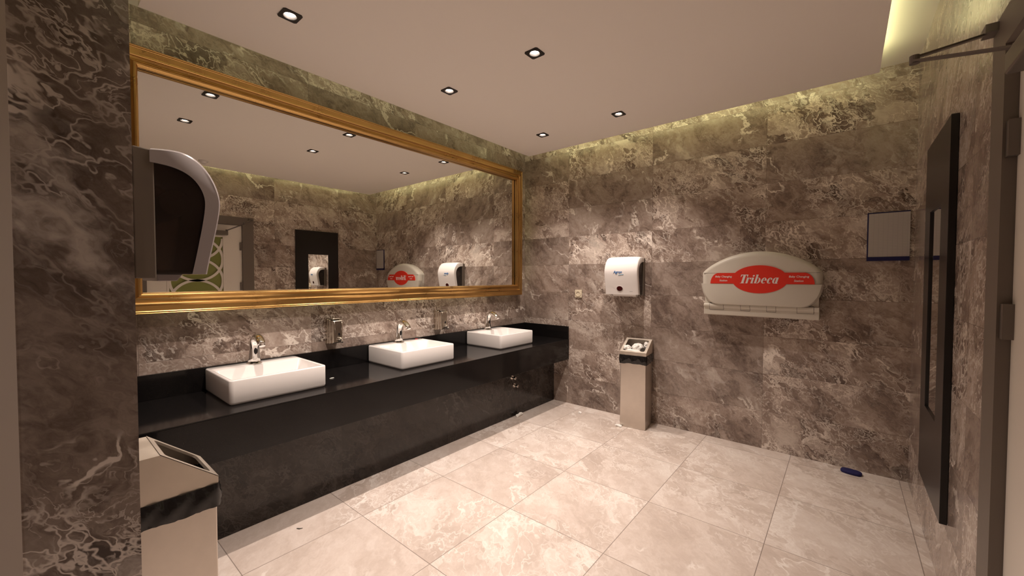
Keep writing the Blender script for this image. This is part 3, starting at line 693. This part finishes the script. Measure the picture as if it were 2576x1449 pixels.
# ------------------------------------------------------------------ checklist board, socket, blue pad
cb = thing('checklist_board', 'printed cleaning sheet in a navy wall holder, right end of back wall', 'notice board', (3.108, -0.001, 1.478))
bm = B(); box(bm, -0.106, 0.106, -0.014, 0, 0, 0.330); obj('holder', bm, M_navy, cb, bevel=0.002)
bm = B(); box(bm, -0.099, 0.106, -0.0165, -0.0145, 0.027, 0.322); obj('sheet', bm, M_page, cb)
bm = B(); box(bm, -0.106, 0.106, -0.020, -0.0145, 0.0, 0.026); obj('ledge', bm, M_navy, cb)
so = thing('wall_socket', 'small cream power socket on the back wall left of the towel dispenser', 'socket', (0.725, -0.001, 1.190))
bm = B(); box(bm, -0.041, 0.041, -0.012, 0, -0.041, 0.041); obj('face_plate', bm, M_socket, so, bevel=0.004, seg=3)
bm = B(); n = 28; loft(bm, [[(q*math.cos(2*PI*k/n), y, q*math.sin(2*PI*k/n)) for k in range(n)] for q, y in ((0.029, -0.012), (0.029, -0.017), (0.022, -0.017), (0.021, -0.004))], False, True); obj('outlet_well', bm, M_socket, so)
bm = B()
for z in (-0.0095, 0.0095): cyl(bm, (z, -0.0052, 0), 'y', 0.0028, 0.0015, 12)
obj('pin_hole', bm, M_black, so)
bm = B(); L = []
for q, z in ((0.92, 0.0), (1.0, 0.005), (1.0, 0.014), (0.94, 0.019), (0.6, 0.021)):
    L.append([(0.058*q*math.copysign(abs(math.cos(2*PI*k/32))**0.7, math.cos(2*PI*k/32)), 0.036*q*math.copysign(abs(math.sin(2*PI*k/32))**0.7, math.sin(2*PI*k/32)), z) for k in range(32)])
loft(bm, L); tag(obj('cleaning_sponge', bm, M_blue, smooth=True, loc=(2.948, -0.078, 0.0), rot=(0, 0, math.radians(-8))), 'small dark blue oval pad on the floor against the back wall', 'sponge')
# scraps on the floor
def scrap(loc, sx, sy, h_, seed, m, label, name='paper_scrap'):
    rng = random.Random(seed); bm = B(); bmesh.ops.create_icosphere(bm, subdivisions=2, radius=1)
    for v in bm.verts:
        k = 0.75+0.5*rng.random(); v.co = Vector((v.co.x*sx*k, v.co.y*sy*k, max(0, (v.co.z+0.6))*h_*k))
    return tag(obj(name, bm, m, loc=loc), label, 'scrap', 'scraps on the floor')
scrap((0.870, -0.215, 0.0), 0.018, 0.014, 0.012, 1, M_paper, 'tiny white paper scrap on the floor left of the slim bin')
scrap((1.318, -0.292, 0.0), 0.034, 0.018, 0.010, 2, M_paper, 'white paper scrap at the front left foot of the slim bin')
scrap((0.452, -0.665, 0.0), 0.014, 0.050, 0.018, 3, M_paper, 'crumpled paper scrap at the foot of the panel under the counter')
bm = B(); tube(bm, [(0.0, 0.0, 0.002), (0.015, 0.008, 0.003), (0.022, 0.022, 0.002)], [0.0022, 0.003, 0.001], 8)
tag(obj('dirt_speck', bm, M_groove, loc=(0.630, -2.815, 0.0)), 'small dark speck on the lit floor before the counter', 'scrap')

# ------------------------------------------------------------------ black framed mirror on the right wall
km = thing('framed_mirror', 'tall black panel with a narrow inset mirror on the right wall', 'mirror', (W-0.001, -0.98, 0.33))
kh, kw = 1.705, 0.31
iy0, iy1, iz0, iz1 = -0.138, 0.158, 0.385, 1.362
bm = B(); plate(bm, [-kw, iy0, iy1, kw], [0, iz0, iz1, kh], {(1, 1)}, lambda u, v, t: (t, u, v), -0.0235, 0.0); obj('frame', bm, M_blackpanel, km, bevel=0.0015)
bm = B(); box(bm, -0.016, -0.010, iy0, iy1, iz0, iz1); obj('glass', bm, M_glass_mirror, km)

# ------------------------------------------------------------------ door
dr = tag(bpy.data.objects.new('door_1', None), 'white door with green glass and white ring tracery on right wall', 'door', kind='structure'); C.objects.link(dr)
dr.location = (W, (DY0+DY1)/2, 0)
hd = (DY1-DY0)/2
LXF = 0.018                      # leaf set back from the wall face
gy, gz0, gz1 = 0.265, 0.28, 1.862; gc = -0.005
bm = B(); plate(bm, [-hd+0.004, gc-gy, gc+gy, hd-0.004], [0.006, gz0, gz1, DZ-0.006], {(1, 1)}, lambda u, v, t: (t, u, v), LXF, LXF+0.042); lf = obj('leaf', bm, M_door, dr, bevel=0.002)
bm = B(); plate(bm, [gc-gy-0.022, gc-gy, gc+gy, gc+gy+0.022], [gz0-0.022, gz0, gz1, gz1+0.022], {(1, 1)}, lambda u, v, t: (t, u, v), LXF-0.006, LXF); obj('glazing_bead', bm, M_door, lf, bevel=0.002)
bm = B(); box(bm, LXF+0.020, LXF+0.026, gc-gy, gc+gy, gz0, gz1); obj('pane', bm, M_green, lf)
R_ = 0.262
for k in range(-5, 4):
    zc = 1.318 + R_*k
    ang = [2*PI*q/72 for q in range(73)]
    def pt(q, a): return (gc + q*math.cos(a), zc + q*math.sin(a))
    bm = B(); cnt = 0
    for a, b in zip(ang[:-1], ang[1:]):
        ps = [pt(R_-0.014, a), pt(R_+0.014, a), pt(R_+0.014, b), pt(R_-0.014, b)]
        if any(abs(p[0]-gc) > gy+0.012 or p[1] < gz0-0.002 or p[1] > gz1+0.002 for p in ps): continue
        prism(bm, ps, 'x', LXF+0.004+(k % 2)*0.0008, LXF+0.0195); cnt += 1
    if cnt: bmesh.ops.remove_doubles(bm, verts=bm.verts[:], dist=1e-5); obj('tracery_ring', bm, M_door, lf)
    else: bm.free()
for z in (1.755, 1.24, 0.35):
    bm = B(); box(bm, -0.004, LXF, hd-0.030, hd-0.006, z-0.05, z+0.05); cyl(bm, (0.004, hd-0.004, z-0.05), 'z', 0.008, 0.10, 14); obj('hinge', bm, M_closer, dr)
bm = B(); box(bm, LXF-0.012, LXF, -hd+0.03, -hd+0.075, 0.93, 1.16); obj('handle_plate', bm, M_steel2, dr, bevel=0.003)
bm = B(); tube(bm, [(LXF, -hd+0.052, 1.06), (LXF-0.055, -hd+0.052, 1.06), (LXF-0.058, -hd+0.06, 1.06), (LXF-0.058, -hd+0.17, 1.06)], [0.009, 0.009, 0.010, 0.009], 12); obj('handle', bm, M_steel2, dr, smooth=True)
# casing round the opening
bm = B(); cw = 0.125
box(bm, -0.010, 0.000, hd, hd+cw, 0, DZ+0.10); box(bm, -0.010, 0.0, -hd-0.06, -hd, 0, DZ+0.10); box(bm, -0.010, 0.0, -hd, hd, DZ, DZ+0.10); box(bm, -0.010, 0.062, hd-0.003, hd+0.0, 0, DZ); box(bm, -0.010, 0.062, -hd, -hd+0.003, 0, DZ); box(bm, -0.010, 0.062, -hd+0.003, hd-0.003, DZ-0.003, DZ); box(bm, LXF+0.046, 0.118, hd-0.03, hd+0.001, 0, DZ); box(bm, LXF+0.046, 0.118, -hd-0.001, -hd+0.03, 0, DZ); box(bm, LXF+0.046, 0.118, -hd, hd, DZ-0.03, DZ+0.001)
struct('trim_3', bm, M_casing, 'taupe door casing around the white door', 'trim', loc=(W, (DY0+DY1)/2, 0))
# closer
o0 = Vector((W+LXF, -2.235, 1.885))
cl = thing('door_closer', 'grey door closer with its folded arm reaching over the white door', 'door closer', o0)
bm = B(); box(bm, -0.060, 0.0, -0.125, 0.135, 0.0, 0.055); obj('body', bm, M_closer, cl, bevel=0.006, seg=3)
def bar(bm, a, b, w_, t_):
    a, b = Vector(a), Vector(b); d = (b-a).normalized(); s_ = Vector((0, 0, 1)).cross(d).normalized(); u_ = d.cross(s_)
    loft(bm, [[p + s_*i*w_/2 + u_*j*t_/2 for i, j in ((-1, -1), (1, -1), (1, 1), (-1, 1))] for p in (a, b)])
tip = Vector((3.041, -1.972, 2.026))
bm = B(); bar(bm, Vector((3.218, -2.105, 1.950))-o0, tip-o0, 0.024, 0.006); cyl(bm, Vector((3.218, -2.110, 1.938))-o0, 'z', 0.013, 0.020, 16); obj('main_arm', bm, M_closer, cl)
bm = B(); bar(bm, tip+Vector((0, 0, 0.010))-o0, Vector((3.212, -1.835, 2.106))-o0, 0.022, 0.006); cyl(bm, tip-o0-Vector((0, 0, 0.008)), 'z', 0.012, 0.024, 16); obj('forearm', bm, M_closer, cl)
bm = B(); box(bm, 3.200-o0.x, 3.2268-o0.x, -1.870-o0.y, -1.815-o0.y, 2.098-o0.z, 2.122-o0.z); obj('shoe', bm, M_closer, cl)
